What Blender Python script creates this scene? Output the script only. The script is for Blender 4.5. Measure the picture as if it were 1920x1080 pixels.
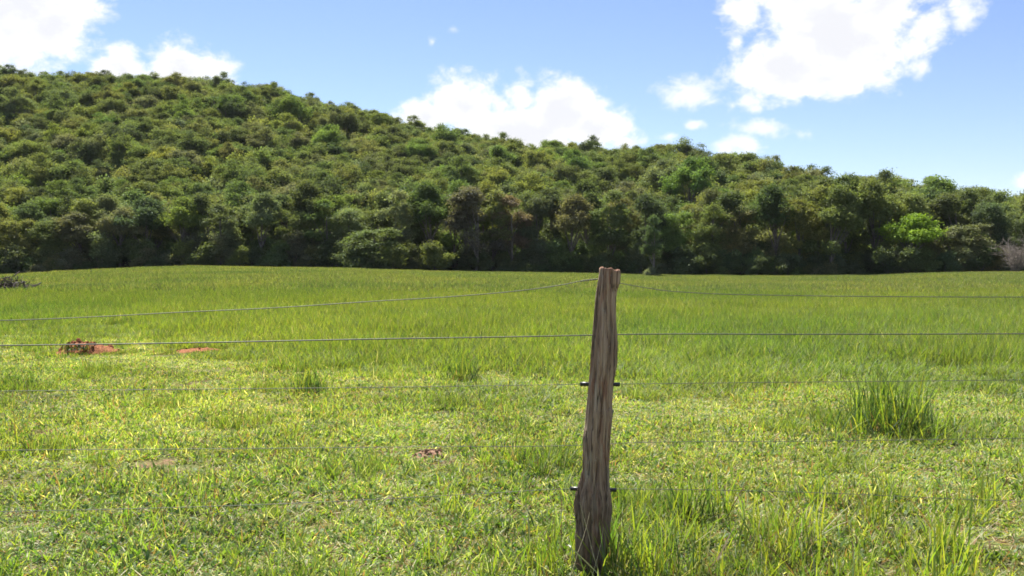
import bpy, math, random
import numpy as np
from mathutils import Vector

# ------------------------------------------------------------------ camera, sky, sun, exposure
sc = bpy.context.scene
for o in list(bpy.data.objects):
    bpy.data.objects.remove(o)
COL = sc.collection
F, HOR, EYE = 1844.0, 492.0, 1.5          # focal length and horizon row of the 1920x1080 picture, eye height
SUN_EL, SUN_AZ = math.radians(55), math.radians(-24)   # azimuth from +Y towards +X

cam_d = bpy.data.cameras.new("camera")
cam = bpy.data.objects.new("camera", cam_d)
COL.objects.link(cam)
cam_d.sensor_width = 36.0
cam_d.lens = 36.0 * F / 1920.0
cam_d.clip_start, cam_d.clip_end = 0.05, 8000
cam.location = (0, 0, EYE)
cam.rotation_euler = (math.radians(90) - math.atan((540 - HOR) / F), 0, 0)
sc.camera = cam

sun_d = bpy.data.lights.new("sun", 'SUN')
sun_d.energy, sun_d.angle, sun_d.color = 5.0, math.radians(0.53), (1.0, 0.95, 0.86)
sun = bpy.data.objects.new("sun", sun_d)
COL.objects.link(sun)
sdir = Vector((math.sin(SUN_AZ) * math.cos(SUN_EL), math.cos(SUN_AZ) * math.cos(SUN_EL), math.sin(SUN_EL)))
sun.rotation_euler = (-sdir).to_track_quat('-Z', 'Y').to_euler()
sun.location = sdir * 400

sc.view_settings.view_transform = 'Standard'
sc.view_settings.look = 'None'
sc.view_settings.exposure = 1.55
sc.view_settings.gamma = 1.0
sc.view_settings.use_curve_mapping = False
sc.render.engine = 'CYCLES'
sc.cycles.max_bounces = 6
sc.cycles.diffuse_bounces = 3
sc.cycles.transmission_bounces = 4
sc.cycles.glossy_bounces = 2
sc.cycles.transparent_max_bounces = 4
sc.cycles.use_adaptive_sampling = True
sc.cycles.adaptive_threshold = 0.012
sc.cycles.use_denoising = True
sc.cycles.sample_clamp_indirect = 4.0
sc.cycles.pixel_filter_type = 'BLACKMAN_HARRIS'
sc.cycles.filter_width = 1.7


class NT:
    """small node builder"""
    def __init__(self, tree):
        self.t = tree
        self.n = tree.nodes
        self.l = tree.links

    def add(self, kind, **kw):
        nd = self.n.new(kind)
        for k, v in kw.items():
            setattr(nd, k, v)
        return nd

    def put(self, sock, v):
        if isinstance(v, bpy.types.NodeSocket):
            self.l.new(v, sock)
        elif v is not None:
            sock.default_value = v

    def math(self, op, a, b=None, c=None, clamp=False):
        nd = self.add('ShaderNodeMath', operation=op, use_clamp=clamp)
        for s, v in zip(nd.inputs, (a, b, c)):
            self.put(s, v)
        return nd.outputs[0]

    def vmath(self, op, a, b=None, scale=None):
        nd = self.add('ShaderNodeVectorMath', operation=op)
        self.put(nd.inputs[0], a)
        if b is not None:
            self.put(nd.inputs[1], b)
        if scale is not None:
            self.put(nd.inputs['Scale'], scale)
        return nd.outputs['Value'] if op in ('LENGTH', 'DOT_PRODUCT', 'DISTANCE') else nd.outputs[0]

    def noise(self, vec, scale, detail=4, rough=0.55, dist=0.0):
        nd = self.add('ShaderNodeTexNoise')
        self.put(nd.inputs['Vector'], vec)
        nd.inputs['Scale'].default_value = scale
        nd.inputs['Detail'].default_value = detail
        nd.inputs['Roughness'].default_value = rough
        nd.inputs['Distortion'].default_value = dist
        return nd.outputs['Fac'] if 'Fac' in nd.outputs else nd.outputs[0]

    def ramp(self, fac, stops, interp='LINEAR'):
        nd = self.add('ShaderNodeValToRGB')
        nd.color_ramp.interpolation = interp
        el = nd.color_ramp.elements
        while len(el) < len(stops):
            el.new(0.5)
        for e, (p, c) in zip(el, stops):
            e.position = p
            e.color = (*c, 1) if len(c) == 3 else c
        self.put(nd.inputs[0], fac)
        return nd.outputs[0]

    def mix(self, fac, a, b, blend='MIX'):
        nd = self.add('ShaderNodeMix', data_type='RGBA', blend_type=blend)
        self.put(nd.inputs[0], fac)
        for s, v in ((nd.inputs[6], a), (nd.inputs[7], b)):
            self.put(s, (*v, 1) if isinstance(v, tuple) and len(v) == 3 else v)
        return nd.outputs[2]

    def smooth(self, v, lo, hi):
        nd = self.add('ShaderNodeMapRange', interpolation_type='SMOOTHSTEP')
        self.put(nd.inputs['Value'], v)
        nd.inputs['From Min'].default_value = lo
        nd.inputs['From Max'].default_value = hi
        return nd.outputs[0]


# ---- world: Nishita sky with fair-weather cumulus set in it by direction
world = bpy.data.worlds.new("World")
sc.world = world
world.use_nodes = True
w = NT(world.node_tree)
w.n.clear()
sky = w.add('ShaderNodeTexSky', sky_type='NISHITA', sun_disc=False)
sky.sun_elevation = SUN_EL
sky.sun_rotation = SUN_AZ
sky.air_density, sky.dust_density, sky.ozone_density, sky.altitude = 1.0, 0.15, 2.0, 900
tc = w.add('ShaderNodeTexCoord')
dirv = w.vmath('NORMALIZE', tc.outputs['Generated'])
sx = w.add('ShaderNodeSeparateXYZ')
w.put(sx.inputs[0], dirv)
az = w.math('ARCTAN2', sx.outputs[0], sx.outputs[1])
el = w.math('ARCSINE', sx.outputs[2])
cx = w.add('ShaderNodeCombineXYZ')
w.put(cx.inputs[0], az)
w.put(cx.inputs[1], el)
# (column, row, half width, half height, weight) of each puff in the picture
PUFFS = [(40, 10, 170, 120, 1.0), (110, 50, 95, 80, 1.0), (-60, 60, 120, 110, 1.0), (165, 15, 45, 60, .8),
         (232, 132, 62, 50, 1.0), (345, 132, 88, 52, 1.0), (300, 165, 150, 45, 1.0),
         (875, 205, 95, 70, 1.0), (800, 222, 75, 42, .9), (1050, 215, 85, 70, 1.0), (960, 245, 190, 75, 1.0),
         (1115, 245, 78, 48, .9), (975, 190, 40, 45, .8), (1165, 268, 40, 24, .6),
         (1475, 130, 108, 85, 1.0), (1565, 60, 172, 120, 1.1), (1650, 10, 120, 100, 1.0), (1500, -10, 120, 60, 1.0),
         (1390, 20, 50, 60, .75), (1380, 80, 30, 40, .45), (1545, 150, 120, 50, .9), (1790, 10, 40, 50, .45),
         (1938, 338, 36, 24, .7), (1725, 60, 60, 60, .8)]
WISPS = [(1283, 178, 56, 34, .85), (1298, 236, 40, 15, .45), (1256, 256, 34, 16, .45), (1440, 240, 84, 26, .66), (1395, 268, 50, 26, .66),
         (1500, 252, 34, 26, .36), (1726, 128, 30, 32, .6), (1416, 206, 28, 16, .5), (852, 58, 32, 17, .02), (812, 80, 22, 28, .0), (1800, 20, 45, 60, .6)]


def puff_field(puffs, k):
    f = None
    for (px, py, rx, ry, wt) in puffs:
        a0 = math.atan((px - 960) / F)
        e0 = math.atan((HOR - py) / F * math.cos(a0))
        d = w.vmath('SUBTRACT', cx.outputs[0], (a0, e0, 0))
        d = w.vmath('MULTIPLY', d, (F / (rx * math.cos(a0)), F / ry, 0))
        s = w.math('MULTIPLY_ADD', w.vmath('LENGTH', d), -max(wt, .75), wt)
        f = s if f is None else w.math('SMOOTH_MAX', f, s, k)
    return f


field = puff_field(PUFFS, .10)
wisp = puff_field(WISPS, .05)
# the same scattered cumulus goes on round the rest of the sky
cov = w.noise(dirv, 3.3, 2, .5)
away = w.math('MAXIMUM', w.smooth(w.math('ABSOLUTE', az), 0.55, 0.75), w.smooth(el, 0.32, 0.45))
rest = w.math('MULTIPLY_ADD', w.math('SUBTRACT', cov, 0.57), 5.0, w.math('MULTIPLY_ADD', away, 3.0, -3.0))
field = w.math('MAXIMUM', field, rest)
vst = w.vmath('MULTIPLY', dirv, (1.0, 1.0, 1.35))
n1 = w.noise(vst, 13.0, 9, .6, .35)
n2 = w.noise(vst, 46.0, 7, .62, .25)
nn = w.math('ADD', w.math('MULTIPLY_ADD', n1, 1.9, -0.90), w.math('MULTIPLY_ADD', n2, 1.3, -0.62))
dens = w.math('ADD', field, nn)
mask = w.smooth(dens, 0.0, 0.62)
mask = w.math('MAXIMUM', mask, w.math('MULTIPLY', w.smooth(w.math('ADD', wisp, nn), 0.0, 0.70), 0.85))
thick = w.smooth(w.math('ADD', field, w.math('MULTIPLY', nn, 0.8)), 0.38, 1.08)
ccol = w.mix(thick, (7.7, 7.72, 7.8), (6.3, 6.33, 6.6))
skyc = w.add('ShaderNodeHueSaturation')
skyc.inputs['Saturation'].default_value = 1.0
skyc.inputs['Value'].default_value = 1.0
w.put(skyc.inputs['Color'], sky.outputs[0])
bg = w.add('ShaderNodeBackground')
bg.inputs['Strength'].default_value = 0.051
w.put(bg.inputs['Color'], w.mix(w.math('MULTIPLY', mask, 0.97), w.mix(1.0, skyc.outputs[0], (.96, .925, 1.05), 'MULTIPLY'), ccol))
wo = w.add('ShaderNodeOutputWorld')
w.l.new(bg.outputs[0], wo.inputs[0])

# ------------------------------------------------------------------ helpers
rng = np.random.default_rng(11)
random.seed(11)


def mesh_np(name, verts, faces, mat=None, smooth=False, cols=None, attrs=None):
    """faces: list of (n,k) int arrays"""
    me = bpy.data.meshes.new(name)
    verts = np.asarray(verts, dtype=np.float32)
    me.vertices.add(len(verts))
    me.vertices.foreach_set("co", verts.ravel())
    loops = np.concatenate([np.asarray(f, dtype=np.int32).ravel() for f in faces])
    tot = np.concatenate([np.full(len(f), np.asarray(f).shape[1], dtype=np.int32) for f in faces])
    start = np.concatenate(([0], np.cumsum(tot)[:-1])).astype(np.int32)
    me.loops.add(len(loops))
    me.loops.foreach_set("vertex_index", loops)
    me.polygons.add(len(tot))
    me.polygons.foreach_set("loop_start", start)
    me.polygons.foreach_set("use_smooth", np.full(len(tot), smooth, dtype=bool))
    if cols is not None:
        at = me.attributes.new("bcol", 'FLOAT_COLOR', 'POINT')
        c4 = np.ones((len(verts), 4), dtype=np.float32)
        c4[:, :3] = cols
        at.data.foreach_set("color", c4.ravel())
    for k, v in (attrs or {}).items():
        at = me.attributes.new(k, 'FLOAT', 'POINT')
        at.data.foreach_set("value", np.asarray(v, dtype=np.float32))
    me.update(calc_edges=True)
    if mat:
        me.materials.append(mat)
    return me


def link(name, me, parent=None, loc=(0, 0, 0), rz=0.0, scale=(1, 1, 1)):
    o = bpy.data.objects.new(name, me)
    COL.objects.link(o)
    o.parent = parent
    o.location = loc
    o.rotation_euler = (0, 0, rz)
    o.scale = scale
    return o


def tag(o, label=None, cat=None, group=None, kind=None):
    for k, v in (("label", label), ("category", cat), ("group", group), ("kind", kind)):
        if v:
            o[k] = v
    return o


class Tubes:
    """tapered tubes collected into one mesh"""
    def __init__(self):
        self.v, self.q, self.n = [], [], 0

    def add(self, pts, radii, k=7, cap=True):
        pts = np.asarray(pts, float)
        radii = np.broadcast_to(np.asarray(radii, float), (len(pts),))
        tan = np.gradient(pts, axis=0)
        tan /= np.linalg.norm(tan, axis=1)[:, None] + 1e-9
        ref = np.array([0, 0, 1.0]) if abs(tan[0, 2]) < .8 else np.array([0, 1.0, 0])
        a = np.cross(tan, ref)
        a /= np.linalg.norm(a, axis=1)[:, None] + 1e-9
        b = np.cross(tan, a)
        th = np.arange(k) * 2 * math.pi / k
        ring = pts[:, None] + radii[:, None, None] * (a[:, None] * np.cos(th)[None, :, None] + b[:, None] * np.sin(th)[None, :, None])
        m = len(pts)
        i = np.arange(m - 1)[:, None] * k
        j = np.arange(k)[None]
        j2 = (j + 1) % k
        q = np.stack([i + j, i + j2, i + k + j2, i + k + j], -1).reshape(-1, 4) + self.n
        self.v.append(ring.reshape(-1, 3))
        self.q.append(q)
        self.n += m * k

    def mesh(self, name, mat, smooth=True, **kw):
        return mesh_np(name, np.concatenate(self.v), [np.concatenate(self.q)], mat, smooth, **kw)


def wander(p0, p1, n, amp, r):
    p0, p1 = np.asarray(p0, float), np.asarray(p1, float)
    t = np.linspace(0, 1, n)[:, None]
    p = p0 * (1 - t) + p1 * t
    off = np.cumsum(r.normal(0, amp, (n, 3)), axis=0)
    return p + off * np.sin(t * math.pi) ** .5 * .6


def lerp_tab(x, xs, ys):
    return np.interp(x, xs, ys)


def sstep(x, a, b):
    t = np.clip((np.asarray(x, float) - a) / (b - a), 0, 1)
    return t * t * (3 - 2 * t)


def vnoise(x, y, seed=0):
    """smooth 2D value noise, 0..1"""
    x, y = np.asarray(x, float), np.asarray(y, float)
    xi, yi = np.floor(x).astype(np.int64), np.floor(y).astype(np.int64)
    fx, fy = x - xi, y - yi
    fx, fy = fx * fx * (3 - 2 * fx), fy * fy * (3 - 2 * fy)

    def h(a, b):
        n = (a * 374761393 + b * 668265263 + seed * 974711) & 0xFFFFFFFF
        n = ((n ^ (n >> 13)) * 1274126177) & 0xFFFFFFFF
        return ((n ^ (n >> 16)) & 0xFFFF) / 65535.0
    return (h(xi, yi) * (1 - fx) + h(xi + 1, yi) * fx) * (1 - fy) + (h(xi, yi + 1) * (1 - fx) + h(xi + 1, yi + 1) * fx) * fy


def fbm(x, y, seed=0, o=4):
    s, a, t = 0, .5, 0
    for i in range(o):
        s = s + a * vnoise(np.asarray(x) * 2 ** i, np.asarray(y) * 2 ** i, seed + i)
        t += a
        a *= .5
    return s / t


# ------------------------------------------------------------------ terrain shape
EDGE_PX = [-500, 0, 130, 350, 600, 800, 1000, 1300, 1500, 1640, 1800, 1920, 2500]
EDGE_ROW = [520, 513, 506, 497, 500, 505, 509, 514, 514, 513, 507, 506, 506]
EDGE_Y = 130.0


def edge_y(x):
    x = np.asarray(x, float)
    return EDGE_Y + 6 * (fbm(x * .03 + 7, 0.3 + 0 * x, 3) - .5) * 2 - 6 * sstep(x, 52, 75)


def edge_h(x):
    px = 960 + np.asarray(x, float) / EDGE_Y * F
    return EYE - (lerp_tab(px, EDGE_PX, EDGE_ROW) - HOR) / F * EDGE_Y - 0.38


# ridge of the wooded hill: (column, distance, skyline row, tree height)
RIDGE = [(-700, 330, 105, 9), (-250, 310, 108, 9), (0, 300, 122, 9), (200, 296, 146, 9), (420, 290, 155, 9), (520, 285, 172, 9), (700, 275, 216, 8.5),
         (830, 266, 244, 8.5), (1000, 255, 266, 8.5), (1100, 248, 272, 8.5), (1200, 240, 272, 9), (1300, 230, 280, 9),
         (1400, 218, 291, 9), (1500, 205, 302, 9.5), (1600, 192, 322, 9.5), (1700, 182, 328, 9.5), (1800, 175, 336, 10), (1920, 170, 344, 10),
         (2600, 165, 375, 11)]
RX = np.array([(p - 960) / F * d for p, d, r, t in RIDGE])
RY = np.array([d for p, d, r, t in RIDGE], float)
RH = np.array([EYE + (HOR - r) / F * d - t + 1.6 for p, d, r, t in RIDGE])


def ground_h(x, y):
    x, y = np.asarray(x, float), np.asarray(y, float)
    fld = edge_h(x * EDGE_Y / np.maximum(y, 40)) * sstep(y, 22, 122)
    fld = fld + (fbm(x * .12, y * .12, 21) - .5) * .16 * sstep(y, 6, 20) + (fbm(x * .9, y * .9, 5) - .5) * .05
    e = edge_y(x) + 2
    ry, rh = np.interp(x, RX, RY), np.interp(x, RX, RH)
    t = np.clip((y - e) / (ry - e), 0, 1)
    s = 0.80 * t + 0.20 * t * t * (3 - 2 * t)
    base = edge_h(x)
    over = np.clip((y - ry) / 260, 0, 1)
    hill = (rh - base) * s * (1 - .75 * sstep(over, 0, 1))
    hill = hill + (fbm(x * .02, y * .02, 9) - .5) * 5 * sstep(t, .05, .3) * (rh > 12)
    return fld + np.where(y > e, hill, 0)


# ------------------------------------------------------------------ materials
def new_mat(name):
    m = bpy.data.materials.new(name)
    m.use_nodes = True
    t = NT(m.node_tree)
    t.n.clear()
    out = t.add('ShaderNodeOutputMaterial')
    return m, t, out


def leafy(t, out, col, trans=0.4, gloss=0.06, rough=0.45, tcol=None):
    d = t.add('ShaderNodeBsdfDiffuse')
    t.put(d.inputs['Color'], col)
    tr = t.add('ShaderNodeBsdfTranslucent')
    t.put(tr.inputs['Color'], tcol if tcol is not None else col)
    m1 = t.add('ShaderNodeMixShader')
    m1.inputs[0].default_value = trans
    t.l.new(d.outputs[0], m1.inputs[1])
    t.l.new(tr.outputs[0], m1.inputs[2])
    g = t.add('ShaderNodeBsdfGlossy')
    g.inputs['Roughness'].default_value = rough
    g.inputs['Color'].default_value = (.8, .85, .8, 1)
    m2 = t.add('ShaderNodeMixShader')
    m2.inputs[0].default_value = gloss
    t.l.new(m1.outputs[0], m2.inputs[1])
    t.l.new(g.outputs[0], m2.inputs[2])
    t.l.new(m2.outputs[0], out.inputs[0])


def attr(t, name, kind='GEOMETRY'):
    a = t.add('ShaderNodeAttribute')
    a.attribute_name = name
    a.attribute_type = kind
    return a


# tree leaves: the tree's own colour x variation of the leaf
def leaf_mat(name, inst):
    m, t, out = new_mat(name)
    if inst:
        base = attr(t, "tcol", 'INSTANCER').outputs['Color']
    else:
        base = t.add('ShaderNodeObjectInfo').outputs['Color']
    col = t.mix(1.0, base, attr(t, "bcol").outputs['Color'], 'MULTIPLY')
    tcol = t.mix(1.0, col, (1.25, 1.3, .6), 'MULTIPLY')
    leafy(t, out, col, .36, .02, .6, tcol)
    return m


M_LEAF = leaf_mat("leaves", False)
M_LEAF_I = leaf_mat("leaves_forest", True)

m, t, out = new_mat("tree_bark")
geo = t.add('ShaderNodeNewGeometry')
sep = t.vmath('MULTIPLY', geo.outputs['Position'], (6, 6, 1.5))
bs = t.add('ShaderNodeBsdfPrincipled')
t.put(bs.inputs['Base Color'], t.ramp(t.noise(sep, 1.2, 5), [(.3, (.06, .05, .042)), (.7, (.24, .21, .18))]))
bs.inputs['Roughness'].default_value = .9
t.l.new(bs.outputs[0], out.inputs[0])
M_BARK = m

m, t, out = new_mat("grey_twig")
bs = t.add('ShaderNodeBsdfPrincipled')
t.put(bs.inputs['Base Color'], t.ramp(t.noise(t.add('ShaderNodeNewGeometry').outputs['Position'], 3, 4), [(.3, (.12, .1, .085)), (.7, (.34, .29, .25))]))
bs.inputs['Roughness'].default_value = .9
t.l.new(bs.outputs[0], out.inputs[0])
M_TWIG = m

m, t, out = new_mat("grass_blade")
gi = attr(t, "gcol", 'INSTANCER').outputs['Color']
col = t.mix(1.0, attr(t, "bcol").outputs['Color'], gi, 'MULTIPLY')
tcol = t.mix(1.0, col, (1.40, 1.5, .55), 'MULTIPLY')
leafy(t, out, col, .45, .03, .62, tcol)
M_GRASS = m

m, t, out = new_mat("tussock_blade")
col = attr(t, "bcol").outputs['Color']
tcol = t.mix(1.0, col, (1.45, 1.5, .55), 'MULTIPLY')
leafy(t, out, col, .42, .03, .55, tcol)
M_TUSS = m

m, t, out = new_mat("soil_and_thatch")
geo = t.add('ShaderNodeNewGeometry')
P = geo.outputs['Position']
n_f, n_m, n_l = t.noise(P, 38, 5, .65), t.noise(P, 4.5, 4, .6), t.noise(P, .35, 3, .5)
soil = t.ramp(n_f, [(.34, (.05, .026, .016)), (.5, (.15, .085, .050)), (.66, (.27, .18, .11))])
thatch = t.ramp(n_f, [(.3, (.04, .05, .016)), (.52, (.10, .115, .032)), (.72, (.19, .18, .07))])
far = attr(t, "far").outputs['Fac']
cover = t.math('ADD', t.smooth(n_m, .36, .60), far, clamp=True)
fieldc = t.mix(cover, soil, thatch)
litter = t.ramp(t.noise(P, 2.5, 5), [(.3, (.03, .024, .015)), (.7, (.09, .065, .04))])
bs = t.add('ShaderNodeBsdfPrincipled')
t.put(bs.inputs['Base Color'], t.mix(attr(t, "wood").outputs['Fac'], fieldc, litter))
bs.inputs['Roughness'].default_value = .95
bs.inputs['Specular IOR Level'].default_value = .08
bp = t.add('ShaderNodeBump')
bp.inputs['Strength'].default_value = .6
bp.inputs['Distance'].default_value = .03
t.put(bp.inputs['Height'], t.math('ADD', n_f, n_m))
t.l.new(bp.outputs[0], bs.inputs['Normal'])
t.l.new(bs.outputs[0], out.inputs[0])
M_GROUND = m

m, t, out = new_mat("red_earth")
P = t.add('ShaderNodeNewGeometry').outputs['Position']
nf = t.noise(P, 26, 6, .7)
bs = t.add('ShaderNodeBsdfPrincipled')
t.put(bs.inputs['Base Color'], t.ramp(nf, [(.36, (.085, .034, .018)), (.5, (.25, .098, .045)), (.64, (.39, .18, .092))]))
bs.inputs['Roughness'].default_value = .95
bs.inputs['Specular IOR Level'].default_value = .08
bp = t.add('ShaderNodeBump')
bp.inputs['Strength'].default_value = .9
bp.inputs['Distance'].default_value = .03
t.put(bp.inputs['Height'], nf)
t.l.new(bp.outputs[0], bs.inputs['Normal'])
t.l.new(bs.outputs[0], out.inputs[0])
M_RED = m

m, t, out = new_mat("pale_earth")
P = t.add('ShaderNodeNewGeometry').outputs['Position']
nf = t.noise(P, 40, 6, .7)
bs = t.add('ShaderNodeBsdfPrincipled')
t.put(bs.inputs['Base Color'], t.ramp(nf, [(.32, (.07, .04, .026)), (.5, (.20, .12, .078)), (.7, (.33, .22, .15))]))
bs.inputs['Roughness'].default_value = .95
bs.inputs['Specular IOR Level'].default_value = .08
t.l.new(bs.outputs[0], out.inputs[0])
M_PALE = m

m, t, out = new_mat("weathered_wood")
tc = t.add('ShaderNodeTexCoord')
O = tc.outputs['Object']
grain = t.noise(t.vmath('MULTIPLY', O, (1, 1, .045)), 52, 8, .66, .12)
fine = t.noise(t.vmath('MULTIPLY', O, (1, 1, .03)), 190, 4, .6)
big = t.noise(t.vmath('MULTIPLY', O, (1, 1, .22)), 17, 4, .6, .4)
c1 = t.ramp(grain, [(.30, (.10, .062, .042)), (.45, (.30, .20, .137)), (.56, (.44, .318, .225)), (.72, (.62, .50, .385))])
c2 = t.ramp(grain, [(.33, (.07, .030, .019)), (.5, (.31, .16, .10)), (.70, (.50, .30, .205))])
c3 = t.ramp(grain, [(.32, (.12, .092, .066)), (.5, (.40, .315, .23)), (.70, (.62, .52, .41))])
cc = t.mix(t.smooth(big, .50, .64), c1, c2)
cc = t.mix(t.smooth(t.noise(t.vmath('MULTIPLY', O, (1, 1, .16)), 23, 3, .6), .54, .66), cc, c3)
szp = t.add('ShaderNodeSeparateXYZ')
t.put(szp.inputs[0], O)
foot_dark = t.smooth(t.math('ADD', szp.outputs[2], t.math('MULTIPLY', t.noise(O, 14, 4), .5)), .95, .40)  # wood colour darkens towards the post's foot, edge broken by noise
cc = t.mix(t.math('MULTIPLY', foot_dark, .55), cc, (.055, .040, .030))
ck = t.noise(t.vmath('MULTIPLY', O, (1, 1, .05)), 30, 3, .5, .1)
crk = t.smooth(t.math('ABSOLUTE', t.math('SUBTRACT', ck, .5)), .022, .004)
cc = t.mix(t.math('MULTIPLY', crk, .6), cc, (.022, .014, .010))
pit = t.smooth(t.noise(t.vmath('MULTIPLY', O, (1, 1, .12)), 95, 5, .7, .2), .60, .70)
cc = t.mix(t.math('MULTIPLY', pit, .75), cc, (.03, .018, .012))
lichen = t.smooth(t.noise(t.vmath('MULTIPLY', O, (1, 1, .5)), 34, 5, .7), .62, .70)
cc = t.mix(t.math('MULTIPLY', lichen, .5), cc, (.40, .37, .31))
end = t.ramp(t.noise(O, 50, 5, .7), [(.3, (.16, .075, .04)), (.55, (.42, .23, .14)), (.75, (.58, .40, .28))])
cc = t.mix(attr(t, "endgrain").outputs['Fac'], cc, end)
bs = t.add('ShaderNodeBsdfPrincipled')
t.put(bs.inputs['Base Color'], cc)
bs.inputs['Roughness'].default_value = .88
bp = t.add('ShaderNodeBump')
bp.inputs['Strength'].default_value = 1.0
bp.inputs['Distance'].default_value = .02
t.put(bp.inputs['Height'], t.math('SUBTRACT', t.math('ADD', t.math('MULTIPLY', grain, 1.0), t.math('MULTIPLY', fine, .6)), t.math('MULTIPLY', crk, .7)))
t.l.new(bp.outputs[0], bs.inputs['Normal'])
t.l.new(bs.outputs[0], out.inputs[0])
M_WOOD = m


def plain(name, col, rough, metal=0.0, nscale=40, var=.35):
    m, t, out = new_mat(name)
    P = t.add('ShaderNodeNewGeometry').outputs['Position']
    n = t.noise(P, nscale, 4)
    lo, hi = tuple(c * (1 - var) for c in col), tuple(min(1, c * (1 + var)) for c in col)
    bs = t.add('ShaderNodeBsdfPrincipled')
    t.put(bs.inputs['Base Color'], t.ramp(n, [(.3, lo), (.7, hi)]))
    bs.inputs['Roughness'].default_value = rough
    bs.inputs['Metallic'].default_value = metal
    t.l.new(bs.outputs[0], out.inputs[0])
    return m


M_WIRE = plain("galvanised_wire", (.085, .085, .075), .6, 0.1)
M_RUBBER = plain("black_rubber", (.012, .012, .013), .38)

# ------------------------------------------------------------------ the ground, one sheet out to the horizon
gx = np.concatenate([-np.geomspace(3000, 30, 60)[:-1], np.linspace(-30, 30, 161), np.geomspace(30, 3000, 60)[1:]])
gy = np.concatenate([np.linspace(-400, -5, 12)[:-1], np.linspace(-5, 26, 121), np.linspace(26, 340, 190)[1:], np.geomspace(340, 4000, 30)[1:]])
X, Y = np.meshgrid(gx, gy)
Z = ground_h(X, Y)
nx, ny = len(gx), len(gy)
ii = (np.arange(ny - 1)[:, None] * nx + np.arange(nx - 1)[None]).ravel()
gq = np.stack([ii, ii + 1, ii + nx + 1, ii + nx], -1)
g_me = mesh_np("ground", np.stack([X, Y, Z], -1).reshape(-1, 3), [gq], M_GROUND, True,
               attrs={"far": (sstep(Y, 11, 20) * .9).ravel(), "wood": sstep(Y - edge_y(X), -1.5, 1.5).ravel()})
tag(link("ground", g_me), kind="structure")


# ------------------------------------------------------------------ trees
def leaf_quads(P, N, size, asp, r):
    """diamond leaf sprays, folded a little along the midrib"""
    n = len(P)
    N = N / (np.linalg.norm(N, axis=1)[:, None] + 1e-9)
    rd = r.normal(size=(n, 3))
    A = np.cross(N, rd)
    A /= np.linalg.norm(A, axis=1)[:, None] + 1e-9
    B = np.cross(N, A)
    s = size * r.uniform(.6, 1.35, n)[:, None]
    wd = s * asp * r.uniform(.7, 1.3, n)[:, None]
    v = np.stack([P - A * s * .5, P + B * wd * .5 + N * s * .10, P + A * s * .5 - N * s * .12, P - B * wd * .5 + N * s * .10], 1)
    q = np.arange(n * 4).reshape(n, 4)
    return v.reshape(-1, 3), np.concatenate([q[:, [0, 1, 2]], q[:, [0, 2, 3]]])


def make_tree(seed, H, R, base, n_lobes, n_leaf, leaf, shape, matl, trunk_r=.16, lean=0.0):
    """returns trunk mesh, crown mesh; H total height, R crown radius, base height of the crown's underside"""
    r = np.random.default_rng(seed)
    lobes = []
    ch = H - base
    for i in range(n_lobes):
        for _ in range(30):
            a, u = r.uniform(0, 2 * math.pi), r.uniform(0, 1) ** .5
            zf = r.uniform(0, 1)
            if shape == 'dome':
                lim = math.sqrt(max(0, 1 - (zf * .95) ** 2.2))
            elif shape == 'umbrella':
                zf = .35 + .65 * zf
                lim = math.sqrt(max(0, 1 - ((zf - .45) / .6) ** 2))
            elif shape == 'tall':
                lim = .45 + .55 * math.sin(math.pi * min(1, zf * .9 + .12))
            else:   # shrub
                lim = math.sqrt(max(0, 1 - zf ** 2.5))
            if u <= lim:
                break
        lr = R * r.uniform(.24, .42) * (1.05 - .35 * u)
        x, y = u * (R - lr * .75) * math.cos(a), u * (R - lr * .75) * math.sin(a)
        z = base + lr * .6 + zf * max(.1, ch - 1.6 * lr)
        lobes.append((x + lean * z, y, z, lr))
    L = np.array(lobes)
    # sub-clumps on the lobes, leaves round the sub-clumps
    wts = L[:, 3] ** 2
    wts /= wts.sum()
    nsub = n_leaf // 26
    li = r.choice(n_lobes, nsub, p=wts)
    d = r.normal(size=(nsub, 3))
    d[:, 2] += .60
    d /= np.linalg.norm(d, axis=1)[:, None]
    C = L[li, :3] + d * (L[li, 3] * r.uniform(.62, 1.08, nsub))[:, None] * np.array([1, 1, .78])
    reps = r.poisson(26, nsub) + 4
    ci = np.repeat(np.arange(nsub), reps)
    sp = (leaf * 1.15 * r.uniform(.7, 1.4, nsub))[ci][:, None]
    P = C[ci] + r.normal(size=(len(ci), 3)) * sp * np.array([1, 1, .6])
    N = d[ci] * .55 + np.array([0, 0, .75]) + r.normal(size=(len(ci), 3)) * .5
    P[:, 2] = np.maximum(P[:, 2], .12)
    v, f = leaf_quads(P, N, leaf, .52, r)
    sub_t = r.uniform(.72, 1.28, nsub)
    lob_t = r.uniform(.85, 1.15, n_lobes)
    tone = (sub_t * lob_t[li])[ci] * r.uniform(.85, 1.15, len(ci))
    warm = (r.uniform(-.08, .06, nsub))[ci]
    cols = np.stack([tone * (1 + warm), tone, tone * (1 - warm)], 1)
    crown = mesh_np("crown", v, [f], matl, False, cols=np.repeat(cols, 4, axis=0))
    tb = Tubes()
    top = np.array([lean * H * .7, 0, base + ch * .62])
    main = wander((0, 0, -.3), top, 9, .10, r)
    tb.add(main, np.linspace(trunk_r, trunk_r * .35, 9), 7)
    for (x, y, z, lr) in lobes[:9]:
        k = min(7, max(2, int(8 * (z * .55) / max(.1, top[2]))))
        tb.add(wander(main[k], (x, y, z), 5, .09, r), np.linspace(trunk_r * .5, .02, 5), 5)
    trunk = tb.mesh("trunk", M_BARK)
    return trunk, crown


def px_to(px, dist):
    return (px - 960) / F * dist


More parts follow.
